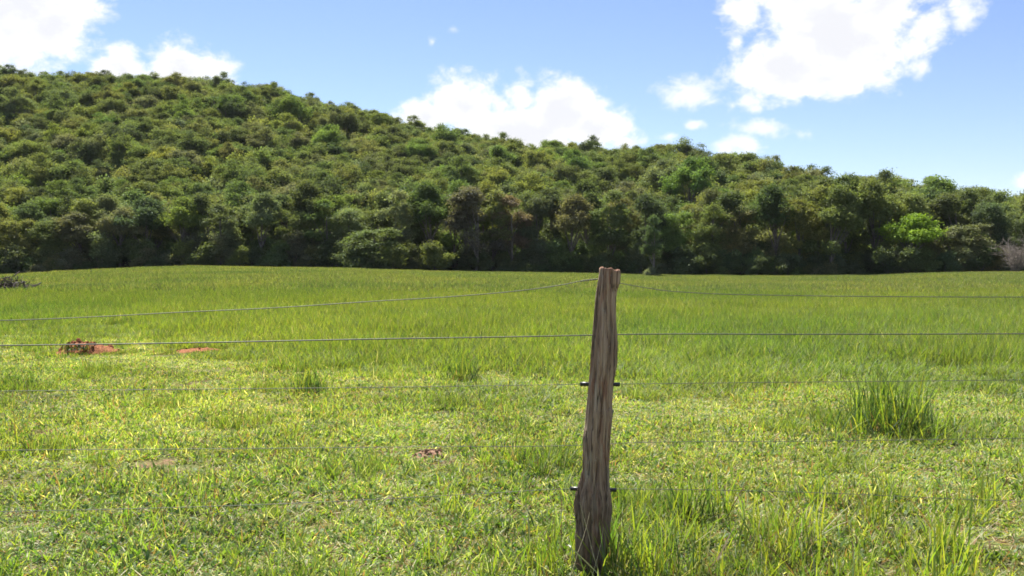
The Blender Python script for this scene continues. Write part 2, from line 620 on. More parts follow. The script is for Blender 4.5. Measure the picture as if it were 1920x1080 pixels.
# crown kinds for trees in the front of the wood (large in the picture) and for the hillside
NEAR_KINDS = [make_tree(101, 11.5, 3.6, 2.4, 15, 9500, .30, 'dome', M_LEAF, .2),
              make_tree(102, 12.0, 3.1, 2.0, 16, 9500, .29, 'tall', M_LEAF, .2, .02),
              make_tree(103, 10.5, 4.2, 3.2, 15, 9000, .31, 'umbrella', M_LEAF, .22),
              make_tree(104, 11.0, 3.4, 1.6, 18, 9800, .28, 'dome', M_LEAF, .19, -.02),
              make_tree(105, 12.5, 3.0, 2.6, 14, 8200, .30, 'tall', M_LEAF, .2)]
NEAR_HR = [(11.5, 3.6), (12, 3.1), (10.5, 4.2), (11, 3.4), (12.5, 3.0)]
HILL_SPEC = [(201, 8.6, 3.5, 2.2, 12, 'dome'), (202, 9.2, 2.9, 2.0, 12, 'tall'), (203, 8.2, 3.9, 3.0, 12, 'umbrella'),
             (204, 8.0, 3.2, 1.6, 14, 'dome'), (205, 9.0, 3.4, 2.6, 11, 'umbrella'), (206, 7.6, 2.7, 1.5, 10, 'dome')]
HILL_KINDS = [make_tree(s, h, r_, b, nl, 6000, .29, sh, M_LEAF, .16) for s, h, r_, b, nl, sh in HILL_SPEC]
HILL_HR = [(s[1], s[2]) for s in HILL_SPEC]
SHRUB_SPEC = [(301, 3.4, 1.9, .1, 10, 'shrub'), (302, 2.6, 1.6, .1, 9, 'shrub'), (303, 4.2, 1.7, .1, 11, 'tall'), (304, 2.0, 1.7, .05, 8, 'shrub')]
SHRUB_KINDS = [make_tree(s, h, r_, b, nl, 3000, .24, sh, M_LEAF, .06) for s, h, r_, b, nl, sh in SHRUB_SPEC]
SHRUB_HR = [(s[1], s[2]) for s in SHRUB_SPEC]

PAL = {"dark green": (.100, .128, .062), "mid green": (.146, .186, .070), "olive green": (.194, .214, .077),
       "yellowish green": (.240, .252, .078), "greyish green": (.180, .196, .115), "brownish green": (.188, .177, .092),
       "fresh green": (.170, .242, .068), "lime green": (.25, .35, .045), "brown tinged": (.165, .138, .110)}
PAL_KEYS = ["dark green", "mid green", "olive green", "yellowish green", "greyish green", "brownish green", "fresh green"]


class T:
    """one tree before it is built"""
    def __init__(s, x, y, kinds, k, sc_, sz, rz, tint, row, label=None, cat="tree", name="tree", drop=0.0):
        s.x, s.y, s.kinds, s.k, s.sc, s.sz, s.rz, s.tint, s.row, s.label, s.cat, s.name = x, y, kinds, k, sc_, sz, rz, tint, row, label, cat, name
        s.z = float(ground_h(x, y)) - drop
        hr = {'near': NEAR_HR, 'hill': HILL_HR, 'shrub': SHRUB_HR}[kinds][k]
        s.h, s.r = hr[0] * sz, hr[1] * sc_
        j = np.random.default_rng(int(abs(x * 131 + y * 7177)) + 3).uniform(.90, 1.12, 4)
        c = tuple(.78 * a_ + .22 * b_ for a_, b_ in zip(PAL[tint], (.150, .184, .072))) if tint not in ("lime green", "brown tinged") else PAL[tint]
        s.col = (c[0] * j[0] * j[3], c[1] * j[3], c[2] * j[2], 1)
        s.px = 960 + x / y * F
        s.cy = HOR + (EYE - (s.z + s.h * .6)) / y * F
        s.rx, s.ry = s.r / y * F * .95, s.h * .42 / y * F


trees = []
rr = random.Random(5)
FRONT_PX = [-200, 0, 250, 500, 640, 820, 1000, 1200, 1400, 1520, 1600, 1700, 1830, 1920, 2200]
FRONT_H = [9.5, 9.4, 9.0, 9.8, 10.8, 11.8, 11.8, 11.2, 11.4, 12.6, 12.8, 12.4, 11.4, 10, 10]


def nth(i):
    w_ = ["first", "second", "third", "fourth", "fifth", "sixth", "seventh", "eighth", "ninth", "tenth", "eleventh", "twelfth",
          "thirteenth", "fourteenth", "fifteenth", "sixteenth", "seventeenth", "eighteenth", "nineteenth", "twentieth"]
    return w_[i]


# trees that stand out
special = [
    (893, 131, 'near', 0, 1.18, 1.09, "brown tinged", "tall brown-tinged tree rising above the forest edge left of the fence post"),
    (960, 134, 'near', 4, 1.0, .93, "brown tinged", "narrower brown-tinged tree right beside the tall brown one at the forest edge"),
    (700, 126, 'near', 3, 1.28, .62, "mid green", "low domed tree with lit top at the forest's foot, left of the brown tree"),
    (1227, 118, 'near', 4, .52, .66, "dark green", "slim tree with a dark bare trunk standing out on the pasture before the forest"),
    (1704, 127, 'near', 2, 1.02, .80, "lime green", "bright lime-green tree at the forest edge on the right"),
    (1820, 127, 'near', 3, 1.15, .74, "brownish green", "broad rusty-topped tree just right of the bright lime-green tree"),
    (1560, 128, 'near', 0, 1.08, 1.14, "mid green", "tallest dark tree of the forest edge, left of the lime-green tree"),
    (1500, 130, 'near', 1, 1.0, 1.0, "olive green", "tall tree with hanging leafy sides left of the tallest edge tree"),
    (1287, 222, 'hill', 1, 1.15, 1.28, "olive green", "tall round-topped tree standing alone above the ridge line right of the post"),
    (1105, 240, 'hill', 0, 1.15, 1.3, "dark green", "dark round tree on the ridge just above the fence post"),
    (1740, 148, 'near', 0, 1.25, 1.12, "fresh green", "high green-domed tree behind and above the lime-green tree"),
    (1645, 150, 'near', 3, 1.1, 1.12, "mid green", "rounded green tree behind and left of the lime-green tree"),
    (1400, 158, 'hill', 2, 1.2, 1.05, "yellowish green", "yellow-green flat-topped tree above the forest edge, right half"),
    (1050, 168, 'hill', 3, 1.2, .95, "fresh green", "fresh green low tree on the slope above the brown tree's right shoulder"),
]
for px, d, kd, k, s_, sz, tint, lab in special:
    trees.append(T(px_to(px, d), d, kd, k, s_, sz, rr.uniform(0, 6.28), tint, 'special', lab))
SP = [(q.x, q.y, q.r) for q in trees]


def clear(x, y, need):
    return all((x - a) ** 2 + (y - b) ** 2 > (need + c * .45) ** 2 for a, b, c in SP)


# front row and second row along the edge of the pasture
for row, (off, step) in enumerate([(2.2, 4.6), (7.0, 4.9)]):
    x = -88.0 + row * 2.1
    while x < 92:
        xx = x + rr.uniform(-1, 1)
        yy = float(edge_y(xx)) + off + rr.uniform(-1.6, 1.6)
        px = 960 + xx / yy * F
        h = float(np.interp(px, FRONT_PX, FRONT_H)) * rr.uniform(.88, 1.06) * (1.08 if row == 0 else 1.12)
        k = rr.randrange(5)
        if clear(xx, yy, 1.2):
            tint = rr.choices(PAL_KEYS, [5, 3, 2.4, .2, 2, .5, .6])[0]
            trees.append(T(xx, yy, 'near', k, rr.uniform(.82, 1.08), h / NEAR_HR[k][0], rr.uniform(0, 6.28), tint, 'front' if row == 0 else 'second'))
        x += step * rr.uniform(.85, 1.15)
# the hillside
y = 142.0
while y < 345:
    step = 3.9
    half = .60 * y + 8
    x = -half + rr.uniform(0, step)
    while x < half:
        xx, yy = x + rr.uniform(-1.7, 1.7), y + rr.uniform(-1.7, 1.7)
        ridge = float(np.interp(xx, RX, RY))
        if yy < ridge + 22 and yy > float(edge_y(xx)) + 10.5 and clear(xx, yy, 1.0):
            k = rr.randrange(6)
            patch = float(vnoise(xx * .05, yy * .05, 77))
            wts = [3.0 + 2 * (patch < .4), 4.2, 3.4 + 1.2 * (patch > .6), .35 + .5 * (patch > .6), 2, .25, .8]
            tint = rr.choices(PAL_KEYS, wts)[0]
            s_ = (.56 + .56 * rr.random() ** 1.2) * (1.25 if rr.random() < .12 else 1)
            if yy > ridge - 30:
                s_ = min(s_, .98)
            trees.append(T(xx, yy, 'hill', k, s_, s_ * rr.uniform(.88, 1.12), rr.uniform(0, 6.28), tint, 'hill'))
        x += step * rr.uniform(.8, 1.2)
    y += step * .92
# leafy shrubs along the foot of the wood
x = -78.0
while x < 80:
    xx = x + rr.uniform(-.8, .8)
    yy = float(edge_y(xx)) + rr.uniform(-1.6, 1.0)
    k = rr.randrange(4)
    s_ = rr.uniform(.7, 1.2)
    tint = rr.choices(["dark green", "greyish green", "mid green", "olive green"], [4, 3, 2, 1])[0]
    trees.append(T(xx, yy, 'shrub', k, s_, s_ * rr.uniform(.8, 1.15), rr.uniform(0, 6.28), tint, 'shrub', cat="shrub", name="shrub"))
    x += rr.uniform(2.0, 3.4)
for px, d, k, s_, tint in [(1665, 125.5, 2, 1.1, "dark green"), (1700, 124.8, 0, 1.2, "dark green"), (1738, 125.3, 0, 1.15, "mid green"), (1775, 124.6, 1, 1.2, "dark green"), (1800, 124.8, 2, 1.0, "greyish green"),
                           (1840, 124.5, 0, 1.2, "dark green"), (1870, 125.0, 0, 1.1, "brownish green"), (660, 123.6, 0, 1.1, "dark green"), (735, 123.5, 0, 1.15, "mid green"), (815, 126.2, 0, 1.3, "mid green"), (700, 123.2, 3, 1.2, "dark green")]:
    trees.append(T(px_to(px, d), d, 'shrub', k, s_, s_, rr.uniform(0, 6.28), tint, 'shrub', cat="shrub", name="shrub"))
trees.append(T(px_to(1222, 117.2), 117.2, 'shrub', 3, .62, .8, .4, "greyish green", 'special', "pale low shrub at the foot of the slim tree out on the pasture", "shrub", "shrub"))
trees[-1].col = (.20, .22, .13, 1)

# how much of each shows: a coarse depth picture, nearest first
W_, H_ = 960, 540
buf = np.zeros((H_, W_), bool)
for q in sorted(trees, key=lambda q: q.y):
    x0, x1 = int((q.px - q.rx) / 2), int((q.px + q.rx) / 2) + 1
    y0, y1 = int((q.cy - q.ry) / 2), int((q.cy + q.ry) / 2) + 1
    cx0, cx1, cy0, cy1 = max(0, x0), min(W_, x1), max(0, y0), min(H_, y1)
    q.vis = 0
    if cx1 <= cx0 or cy1 <= cy0:
        continue
    gx_, gy_ = np.meshgrid(np.arange(cx0, cx1) * 2 + 1, np.arange(cy0, cy1) * 2 + 1)
    e = ((gx_ - q.px) / q.rx) ** 2 + ((gy_ - q.cy) / q.ry) ** 2 < 1
    sub = buf[cy0:cy1, cx0:cx1]
    q.vis = int((e & ~sub).sum())
    sub |= e

shrubs = [q for q in trees if q.cat == "shrub"]
wood = [q for q in trees if q.cat == "tree"]
wood.sort(key=lambda q: (q.label is None, -q.vis))
solo, rest = [q for q in wood[:298] if q.vis > 3 or q.label], []
ids = set(id(q) for q in solo)
rest = [q for q in wood if id(q) not in ids]
solo += [q for q in shrubs if q.vis > 3]

# labels: what it looks like and where to find it
front = sorted([q for q in solo if q.row == 'front'], key=lambda q: q.px)
inview = [q for q in front if 0 <= q.px <= 1920]
for i, q in enumerate(inview):
    if i < len(inview) / 2:
        q.label = f"{q.tint} tree in the forest's front row, {nth(i)} from the left"
    else:
        q.label = f"{q.tint} tree in the forest's front row, {nth(len(inview) - 1 - i)} from the right"
PLACE = ["at the left edge", "near the left edge", "over the red mound", "right of the red mound", "left of the red strip", "over the red strip",
         "right of the red strip", "a quarter across", "a third across", "over the low domed tree", "right of the domed tree",
         "left of the brown tree", "over the brown tree", "halfway across", "left of the post", "over the post", "over the slim tree",
         "right of the slim tree", "two thirds across", "three quarters across", "over the tallest tree", "left of the lime tree",
         "over the lime tree", "right of the lime tree", "near the right edge", "at the right edge"]
SHAPE = {0: "round", 1: "upright", 2: "spreading", 3: "bushy", 4: "broad", 5: "small"}
cells = {}
for q in solo:
    if q.label:
        continue
    sk = float(np.interp(q.px, [p for p, d, r_, t_ in RIDGE], [r_ for p, d, r_, t_ in RIDGE]))
    tt = (508 - q.cy) / (508 - sk)
    if q.cat == "shrub":
        band = "at the forest's foot"
    elif q.row == 'second' or tt < .42:
        band = "behind the front row"
    elif tt < .60:
        band = "low on the slope"
    elif tt < .78:
        band = "midway up the hill"
    elif tt < .92:
        band = "high on the hill"
    else:
        band = "on the skyline"
    where = PLACE[int(round(max(0, min(1, q.px / 1920)) * 25))]
    kind = "leafy shrub" if q.cat == "shrub" else SHAPE[q.k] + " tree"
    q.label = f"{q.tint} {kind} {band}, {where}"
    cells.setdefault(q.label, []).append(q)
for lab, qs in cells.items():
    if len(qs) > 1:
        qs.sort(key=lambda q: q.px)
        names = ["left one", "right one"] if len(qs) == 2 else ["leftmost"] + ([nth(i) + " one" for i in range(1, len(qs) - 1)] if len(qs) > 3 else ["middle one"]) + ["rightmost"]
        for q, n_ in zip(qs, names):
            q.label = f"{lab}, {n_}"

for q in solo:
    tm, cm = {'near': NEAR_KINDS, 'hill': HILL_KINDS, 'shrub': SHRUB_KINDS}[q.kinds][q.k]
    root = bpy.data.objects.new(q.name, None)
    COL.objects.link(root)
    root.empty_display_size = .5
    root.location = (q.x, q.y, q.z - .15)
    root.rotation_euler = (0, 0, q.rz)
    root.scale = (q.sc, q.sc, q.sz)
    grp = "shrubs along the foot of the forest" if q.cat == "shrub" else "trees along the forest edge" if q.kinds == 'near' else "trees on the wooded hill"
    tag(root, q.label, q.cat, grp)
    for nm, me in (("trunk", tm), ("crown", cm)):
        o = link(nm, me, root)
        o.color = q.col


# the rest of the hill's trees, hidden for the most part by those in front: one mass
def scatter(name, pts, rots, scls, idx, cols, cname, protos):
    """one object: protos set out on points by geometry nodes"""
    pc = bpy.data.collections.new("kinds_of_" + name)
    for i, me in enumerate(protos):
        pc.objects.link(bpy.data.objects.new(f"{name}_kind_{i:02d}", me))
    me = bpy.data.meshes.new(name)
    me.vertices.add(len(pts))
    me.vertices.foreach_set("co", np.asarray(pts, np.float32).ravel())
    for nm, tp, key, dat in (("rot", 'FLOAT_VECTOR', "vector", rots), ("scl", 'FLOAT_VECTOR', "vector", scls), ("idx", 'INT', "value", idx)):
        a = me.attributes.new(nm, tp, 'POINT')
        a.data.foreach_set(key, np.asarray(dat, np.int32 if tp == 'INT' else np.float32).ravel())
    c4 = np.ones((len(pts), 4), np.float32)
    c4[:, :3] = np.asarray(cols)[:, :3]
    a = me.attributes.new(cname, 'FLOAT_COLOR', 'POINT')
    a.data.foreach_set("color", c4.ravel())
    o = link(name, me)
    ng = bpy.data.node_groups.new("set_out_" + name, 'GeometryNodeTree')
    ng.interface.new_socket(name="Geometry", in_out='INPUT', socket_type='NodeSocketGeometry')
    ng.interface.new_socket(name="Geometry", in_out='OUTPUT', socket_type='NodeSocketGeometry')
    N = ng.nodes
    gi, go = N.new('NodeGroupInput'), N.new('NodeGroupOutput')
    ci = N.new('GeometryNodeCollectionInfo')
    ci.inputs['Collection'].default_value = pc
    ci.inputs['Separate Children'].default_value = True
    ci.inputs['Reset Children'].default_value = True
    iop = N.new('GeometryNodeInstanceOnPoints')
    iop.inputs['Pick Instance'].default_value = True

    def na(nm, tp):
        n = N.new('GeometryNodeInputNamedAttribute')
        n.data_type = tp
        n.inputs['Name'].default_value = nm
        return n.outputs['Attribute']
    ng.links.new(gi.outputs[0], iop.inputs['Points'])
    ng.links.new(ci.outputs[0], iop.inputs['Instance'])
    ng.links.new(na("idx", 'INT'), iop.inputs['Instance Index'])
    ng.links.new(na("rot", 'FLOAT_VECTOR'), iop.inputs['Rotation'])
    ng.links.new(na("scl", 'FLOAT_VECTOR'), iop.inputs['Scale'])
    ng.links.new(iop.outputs[0], go.inputs[0])
    md = o.modifiers.new("set_out", 'NODES')
    md.node_group = ng
    return o


def joined(tm, cm, mat):
    """trunk and crown of one kind in a single mesh for the mass of far trees"""
    def arr(me):
        v = np.empty(len(me.vertices) * 3, np.float32)
        me.vertices.foreach_get("co", v)
        return v.reshape(-1, 3)
    v1, v2 = arr(tm), arr(cm)
    f2 = np.empty(len(cm.loops), np.int32)
    cm.loops.foreach_get("vertex_index", f2)
    f1 = np.empty(len(tm.loops), np.int32)
    tm.loops.foreach_get("vertex_index", f1)
    c = np.empty(len(cm.vertices) * 4, np.float32)
    cm.attributes["bcol"].data.foreach_get("color", c)
    cols = np.concatenate([np.ones((len(v1), 3)), c.reshape(-1, 4)[:, :3]])
    me = mesh_np("forest_tree", np.concatenate([v1, v2]), [f1.reshape(-1, 4), f2.reshape(-1, 3) + len(v1)], M_BARK, False, cols=cols)
    me.materials.append(mat)
    mi = np.ones(len(me.polygons), np.int32)
    mi[:len(f1) // 4] = 0
    me.polygons.foreach_set("material_index", mi)
    return me


far_protos = [joined(a, b, M_LEAF_I) for a, b in HILL_KINDS + NEAR_KINDS[:2] + SHRUB_KINDS]
under = []
x = -90.0
while x < 95:
    for off in (1.0, 3.5, 6.5, 10, 14):
        xx = x + rr.uniform(-1.2, 1.2)
        yy = float(edge_y(xx)) + off + rr.uniform(-1, 1)
        k, s_ = rr.randrange(4), rr.uniform(.9, 1.5)
        under.append(T(xx, yy, 'shrub', k, s_, s_ * rr.uniform(.8, 1.2), rr.uniform(0, 6.28), rr.choice(["dark green", "mid green", "greyish green"]), 'under'))
    x += 2.6
for i in range(4200):
    yy = rr.uniform(142, 300)
    xx = rr.uniform(-.58, .58) * yy
    if yy < float(np.interp(xx, RX, RY)) + 4 and yy > float(edge_y(xx)) + 12:
        k, s_ = rr.randrange(4), rr.uniform(1.0, 2.1)
        under.append(T(xx, yy, 'shrub', k, s_ * .9, s_, rr.uniform(0, 6.28), rr.choice(["dark green", "mid green", "mid green", "olive green", "greyish green"]), 'under'))
rest += under
keep = [q for q in rest if q.row == 'under' or q.vis > 0 or q.y < 165 or rr.random() < .75]
fo = scatter("hillside_forest", [(q.x, q.y, q.z - .15) for q in keep], [(0, 0, q.rz) for q in keep], [(q.sc, q.sc, q.sz) for q in keep],
             [q.k if q.kinds == 'hill' else 8 + q.k if q.kinds == 'shrub' else 6 + q.k % 2 for q in keep], [q.col for q in keep], "tcol", far_protos)
tag(fo, "dense mixed green forest filling the gaps between the hill's larger trees", "forest", kind="stuff")

# bare grey thicket at the right edge of the wood
rb = np.random.default_rng(9)
tb = Tubes()
for i in range(26):
    a, L = rb.uniform(0, 6.28), rb.uniform(2.2, 4.6)
    tip = np.array([math.cos(a) * L * rb.uniform(.3, .75), math.sin(a) * L * rb.uniform(.3, .75), L * rb.uniform(.6, 1)])
    br = wander((rb.uniform(-.3, .3), rb.uniform(-.3, .3), -.1), tip, 7, .12, rb)
    tb.add(br, np.linspace(.055, .015, 7), 5)
    for j in range(16):
        k = rb.integers(2, 7)
        d_ = rb.normal(0, .55, 3)
        d_[2] = abs(d_[2]) * .6 + .1
        tw = wander(br[k], br[k] + d_ * rb.uniform(.6, 1.5), 4, .06, rb)
        tb.add(tw, np.linspace(.02, .008, 4), 4)
        for _ in range(3):
            tb.add([tw[2], tw[2] + rb.normal(0, .28, 3)], [.010, .006], 3)
th_root = bpy.data.objects.new("bare_thicket", None)
COL.objects.link(th_root)
tx = px_to(1905, 121)
th_root.location = (tx, 121, float(ground_h(tx, 121)))
tag(th_root, "leafless grey-brown twiggy bush at the forest edge, right margin", "bush")
tag(link("twigs", tb.mesh("twigs", M_TWIG), th_root), kind="stuff")


# ------------------------------------------------------------------ grass
def blades(n, size, h, wd, lean, curl, r, colf, zoff=0.0, flat=None, pos=None):
    """n blades in a square; returns verts, quads, tris, colours"""
    p = np.stack([r.uniform(-size / 2, size / 2, n), r.uniform(-size / 2, size / 2, n), np.full(n, zoff)], 1) if pos is None else pos
    ph = r.uniform(0, 2 * math.pi, n)
    hd = np.stack([np.cos(ph), np.sin(ph), 0 * ph], 1)
    sd = np.stack([-np.sin(ph), np.cos(ph), 0 * ph], 1)
    L = r.uniform(h[0], h[1], n)
    W = r.uniform(wd[0], wd[1], n)
    th = r.uniform(lean[0], lean[1], n)
    cu = r.uniform(curl[0], curl[1], n)
    tw = r.uniform(-.9, .9, n)
    pts, sides = [p], []
    cur = p.copy()
    for i in range(3):
        a = th + cu * (i + .3) / 3
        stepv = (hd * np.sin(a)[:, None] + np.array([0, 0, 1.0]) * np.cos(a)[:, None]) * (L / 3)[:, None]
        cur = cur + stepv
        pts.append(cur.copy())
    prof = [.65, 1.0, .75, 0]
    V = []
    for i in range(4):
        a = th + cu * (i) / 3
        nrm = hd * np.cos(a)[:, None] - np.array([0, 0, 1.0]) * np.sin(a)[:, None]
        s = sd * np.cos(tw)[:, None] + nrm * np.sin(tw)[:, None]
        if i < 3:
            V += [pts[i] - s * (W * prof[i] / 2)[:, None], pts[i] + s * (W * prof[i] / 2)[:, None]]
        else:
            V.append(pts[i])
    V = np.stack(V, 1)
    V[:, :, 2] = np.maximum(V[:, :, 2], .004 + zoff * 0)
    b = np.arange(n)[:, None] * 7
    q = np.concatenate([b + np.array([0, 1, 3, 2]), b + np.array([2, 3, 5, 4])])
    t3 = b + np.array([4, 5, 6])
    c = colf(n, r)
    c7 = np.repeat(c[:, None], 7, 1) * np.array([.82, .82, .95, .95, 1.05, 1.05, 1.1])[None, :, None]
    return V.reshape(-1, 3), q, t3, c7.reshape(-1, 3)


def pal(cols, wts, jit=.18):
    cols, wts = np.array(cols), np.array(wts, float) / sum(wts)

    def f(n, r):
        c = cols[r.choice(len(cols), n, p=wts)]
        return c * r.uniform(1 - jit, 1 + jit, (n, 1)) * r.uniform(.94, 1.06, (n, 3))
    return f


G_FRESH, G_YEL, G_DEEP, G_STRAW, G_BROWN, G_OLIVE = (.165, .230, .036), (.250, .270, .040), (.082, .135, .038), (.50, .45, .29), (.21, .12, .07), (.205, .210, .078)
LAWN = pal([G_FRESH, G_YEL, G_DEEP, G_STRAW, (.24, .27, .14), G_BROWN], [4.0, 2.0, 2.8, .5, 1.9, 1.1])
TALL = pal([(.140, .212, .034), (.212, .250, .039), (.075, .128, .036), G_STRAW, (.182, .198, .075)], [4.5, 3.0, 2.0, .15, 2.0], .1)
FAR = pal([(.121, .170, .047), (.160, .180, .052), (.088, .128, .045), (.24, .235, .14), (.149, .164, .074)], [3.8, 2.2, 2.0, .25, 3.2], .08)
BRIGHT = pal([(.215, .30, .044), (.31, .34, .05), (.125, .195, .046), G_STRAW], [4, 4, 1.6, .3])
DRY = pal([G_STRAW, (.5, .46, .33), G_BROWN, (.28, .20, .11)], [4, 1, 2.2, 2])
WEED = pal([(.055, .105, .022), (.085, .14, .025), (.13, .18, .03)], [3, 3, 2])


def bundle(name, sets, mat):
    vs, qs, ts, cs, n = [], [], [], [], 0
    for v, q, t3, c in sets:
        vs.append(v)
        qs.append(q + n)
        ts.append(t3 + n)
        cs.append(c)
        n += len(v)
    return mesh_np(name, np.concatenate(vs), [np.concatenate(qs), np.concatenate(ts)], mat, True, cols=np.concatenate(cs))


def tufted(n, size, k, sp, r):
    """blade feet gathered in k tufts"""
    c = r.uniform(-size / 2, size / 2, (k, 2))
    i = r.integers(0, k, n)
    p = c[i] + r.normal(0, sp, (n, 2))
    return np.concatenate([p, np.zeros((n, 1))], 1)


lawn_p, mid_p, tall_p, far_p, clump_p = [], [], [], [], []
for s in range(7):
    r = np.random.default_rng(500 + s)
    lawn_p.append(bundle("lawn", [
        blades(330, .46, (.022, .062), (.004, .009), (.4, 1.4), (.1, .7), r, LAWN),
        blades(280, .46, (.03, .085), (.005, .010), (.25, 1.25), (.1, .9), r, LAWN, pos=tufted(280, .46, 11, .028, r)),
        blades(7, .46, (.10, .18), (.004, .007), (.05, .7), (.1, .8), r, LAWN),
        blades(60, .46, (.03, .10), (.003, .006), (1.1, 1.5), (0, .1), r, DRY, zoff=.01),
        blades(46, .46, (.022, .045), (.010, .022), (.5, 1.3), (.1, .4), r, WEED, pos=tufted(46, .46, 4, .04, r) + np.array([0, 0, .02]))], M_GRASS))
for s in range(5):
    r = np.random.default_rng(540 + s)
    mid_p.append(bundle("mid_grass", [
        blades(420, .9, (.12, .30), (.006, .012), (.05, .7), (.1, 1.0), r, TALL, pos=tufted(420, .9, 18, .05, r)),
        blades(30, .9, (.1, .25), (.004, .008), (.1, .9), (.1, .6), r, DRY)], M_GRASS))
for s in range(6):
    r = np.random.default_rng(580 + s)
    tall_p.append(bundle("tall_grass", [
        blades(520, 1.25, (.20, .46), (.005, .010), (.02, .45), (.1, .9), r, TALL, pos=tufted(520, 1.25, 50, .09, r)),
        blades(450, 1.25, (.15, .40), (.006, .011), (.02, .5), (.1, .8), r, TALL),
        blades(14, 1.25, (.3, .5), (.002, .004), (.02, .3), (.0, .3), r, DRY)], M_GRASS))
for s in range(5):
    r = np.random.default_rng(620 + s)
    far_p.append(bundle("far_grass", [
        blades(900, 3.2, (.22, .44), (.022, .04), (.02, .5), (.1, .8), r, FAR),
        blades(40, 3.2, (.3, .46), (.006, .010), (.02, .3), (0, .3), r, DRY)], M_GRASS))
for s in range(6):
    r = np.random.default_rng(660 + s)
    nb = 34
    clump_p.append(bundle("clump", [
        blades(nb, .3, (.16, .44), (.006, .011), (.02, .45), (.0, .8), r, BRIGHT, pos=np.concatenate([r.normal(0, .075, (nb, 2)), np.zeros((nb, 1))], 1)),
        blades(8, .3, (.15, .40), (.004, .009), (.2, 1.0), (.1, .5), r, DRY)], M_GRASS))


def tallness(x, y):
    """0 cropped turf .. 1 standing grass"""
    px = 960 + x / y * F
    yb = np.interp(px, [0, 250, 450, 700, 1100, 1500, 1920], [20, 22, 16.5, 13.5, 13.2, 13.2, 12.0])
    return sstep(y + (fbm(x * .8, y * .5, 31) - .5) * 6.5, yb - 3.5, yb + 4.5)


gp, gr, gs, gi_, gc = [], [], [], [], []
SOIL = [(px_to(160, 16.4), 16.4, .55), (px_to(372, 16.8), 16.8, .58), (px_to(805, 7.6), 7.6, .17)]


def put(x, y, kind, s, tint, sz=None):
    z = ground_h(x, y)
    gp.append((x, y, float(z)))
    gr.append((0, 0, rr.uniform(0, 6.283)))
    gs.append((s, s, s if sz is None else sz))
    gi_.append(kind)
    gc.append(tint)


OFF_MID, OFF_TALL, OFF_FAR, OFF_CL = 7, 12, 18, 23


def tint_at(x, y, dry=0.0):
    """slow natural change of the sward's colour over the field"""
    n = float(fbm(x * .22 + 4, y * .10, 55))
    m_ = float(fbm(x * .9, y * .9, 66))
    g = .86 + .30 * (n - .5) + (.45 if y < 30 else .25) * (m_ - .5)
    warm = (n - .5) * .85 + dry
    return (g * (1 + warm * .55), g * (1 + warm * .12), g * (1 - warm * .1))


def inside(x, y, m_=.6):
    return abs(x) < .53 * y + m_


def bare(x, y, pad=0.0):
    return any((x - a) ** 2 + ((y - b) * .8) ** 2 < (c + pad) ** 2 for a, b, c in SOIL)


# cropped turf
y = 1.2
while y < 24:
    st = .25 if y < 10 else .31 if y < 14 else .42
    x = -.53 * y - 4.0
    while x < .53 * y + 4.0:
        xx, yy = x + rr.uniform(-.09, .09), y + rr.uniform(-.09, .09)
        cov = float(fbm(xx * 3.6, yy * 2.6, 91))
        tl = float(tallness(xx, yy))
        if not bare(xx, yy, .06) and cov > .32 + .05 * (yy < 5.8) and rr.random() > tl * .6:
            s = rr.uniform(.8, 1.2)
            lift = .45 + 1.15 * float(fbm(xx * 1.5 + 3, yy * 1.5, 44)) ** 1.3
            dk = .72 + .72 * float(fbm(xx * 2.0, yy * 2.0 + 5, 47))
            put(xx, yy, rr.randrange(7), s, tuple(c * 1.26 * dk for c in tint_at(xx, yy, .03)), s * lift * rr.uniform(.85, 1.2))
        x += st
    y += st
# knee-high growth between, in patches and along the fence
y = 1.4
while y < 24:
    x = -.53 * y - 4.0
    while x < .53 * y + 4.0:
        xx, yy = x + rr.uniform(-.25, .25), y + rr.uniform(-.25, .25)
        tl = float(tallness(xx, yy))
        px = 960 + xx / yy * F
        patch = float(fbm(xx * .7 + 9, yy * .7, 17))
        p_ = .05 + 1.2 * tl + (patch > .60) * .40
        if px > 1150:
            p_ += .08 * (yy < 6.0) + .04
        if not bare(xx, yy, .2) and rr.random() < p_:
            s = rr.uniform(.6, .95) * (.8 + .35 * tl)
            put(xx, yy, OFF_MID + rr.randrange(5), s, tint_at(xx, yy), s * rr.uniform(.7, 1.2))
        x += .62
    y += .62
# standing grass
y = 10.0
while y < 48:
    x = -.53 * y - 5
    st = .78 if y < 25 else .95
    while x < .53 * y + 5:
        xx, yy = x + rr.uniform(-.3, .3), y + rr.uniform(-.3, .3)
        tl = float(tallness(xx, yy))
        if rr.random() < tl * 1.5 - .05 and not bare(xx, yy, .3):
            s = rr.uniform(.85, 1.15)
            hz = (.28 + .60 * tl) * rr.uniform(.75, 1.12) * (.8 + .4 * float(fbm(xx * .5, yy * .5, 12)))
            put(xx, yy, OFF_TALL + rr.randrange(6), s, tuple(c * (1 - .14 * float(sstep(yy, 16, 40))) for c in tint_at(xx, yy, .08 * float(sstep(yy, 18, 40)))), hz)
        x += st
    y += st
y = 45.0
while y < 133:
    x = -.55 * y - 9
    while x < .55 * y + 9:
        xx, yy = x + rr.uniform(-.7, .7), y + rr.uniform(-.7, .7)
        if yy < float(edge_y(xx)) + .5:
            s = rr.uniform(.9, 1.1)
            put(xx, yy, OFF_FAR + rr.randrange(5), s, tint_at(xx, yy, .12), s * rr.uniform(.8, 1.05))
        x += 2.1
    y += 2.1
for (a, b, rad) in [(SOIL[0][0], SOIL[0][1], .58), (SOIL[1][0], SOIL[1][1], .5)]:
    for i in range(20):
        an = rr.uniform(0, 6.283)
        k = rad * rr.uniform(.95, 1.25)
        put(a + math.cos(an) * k, b + math.sin(an) * k, rr.randrange(7), rr.uniform(.5, .8), tint_at(a, b), rr.uniform(.7, 1.4))
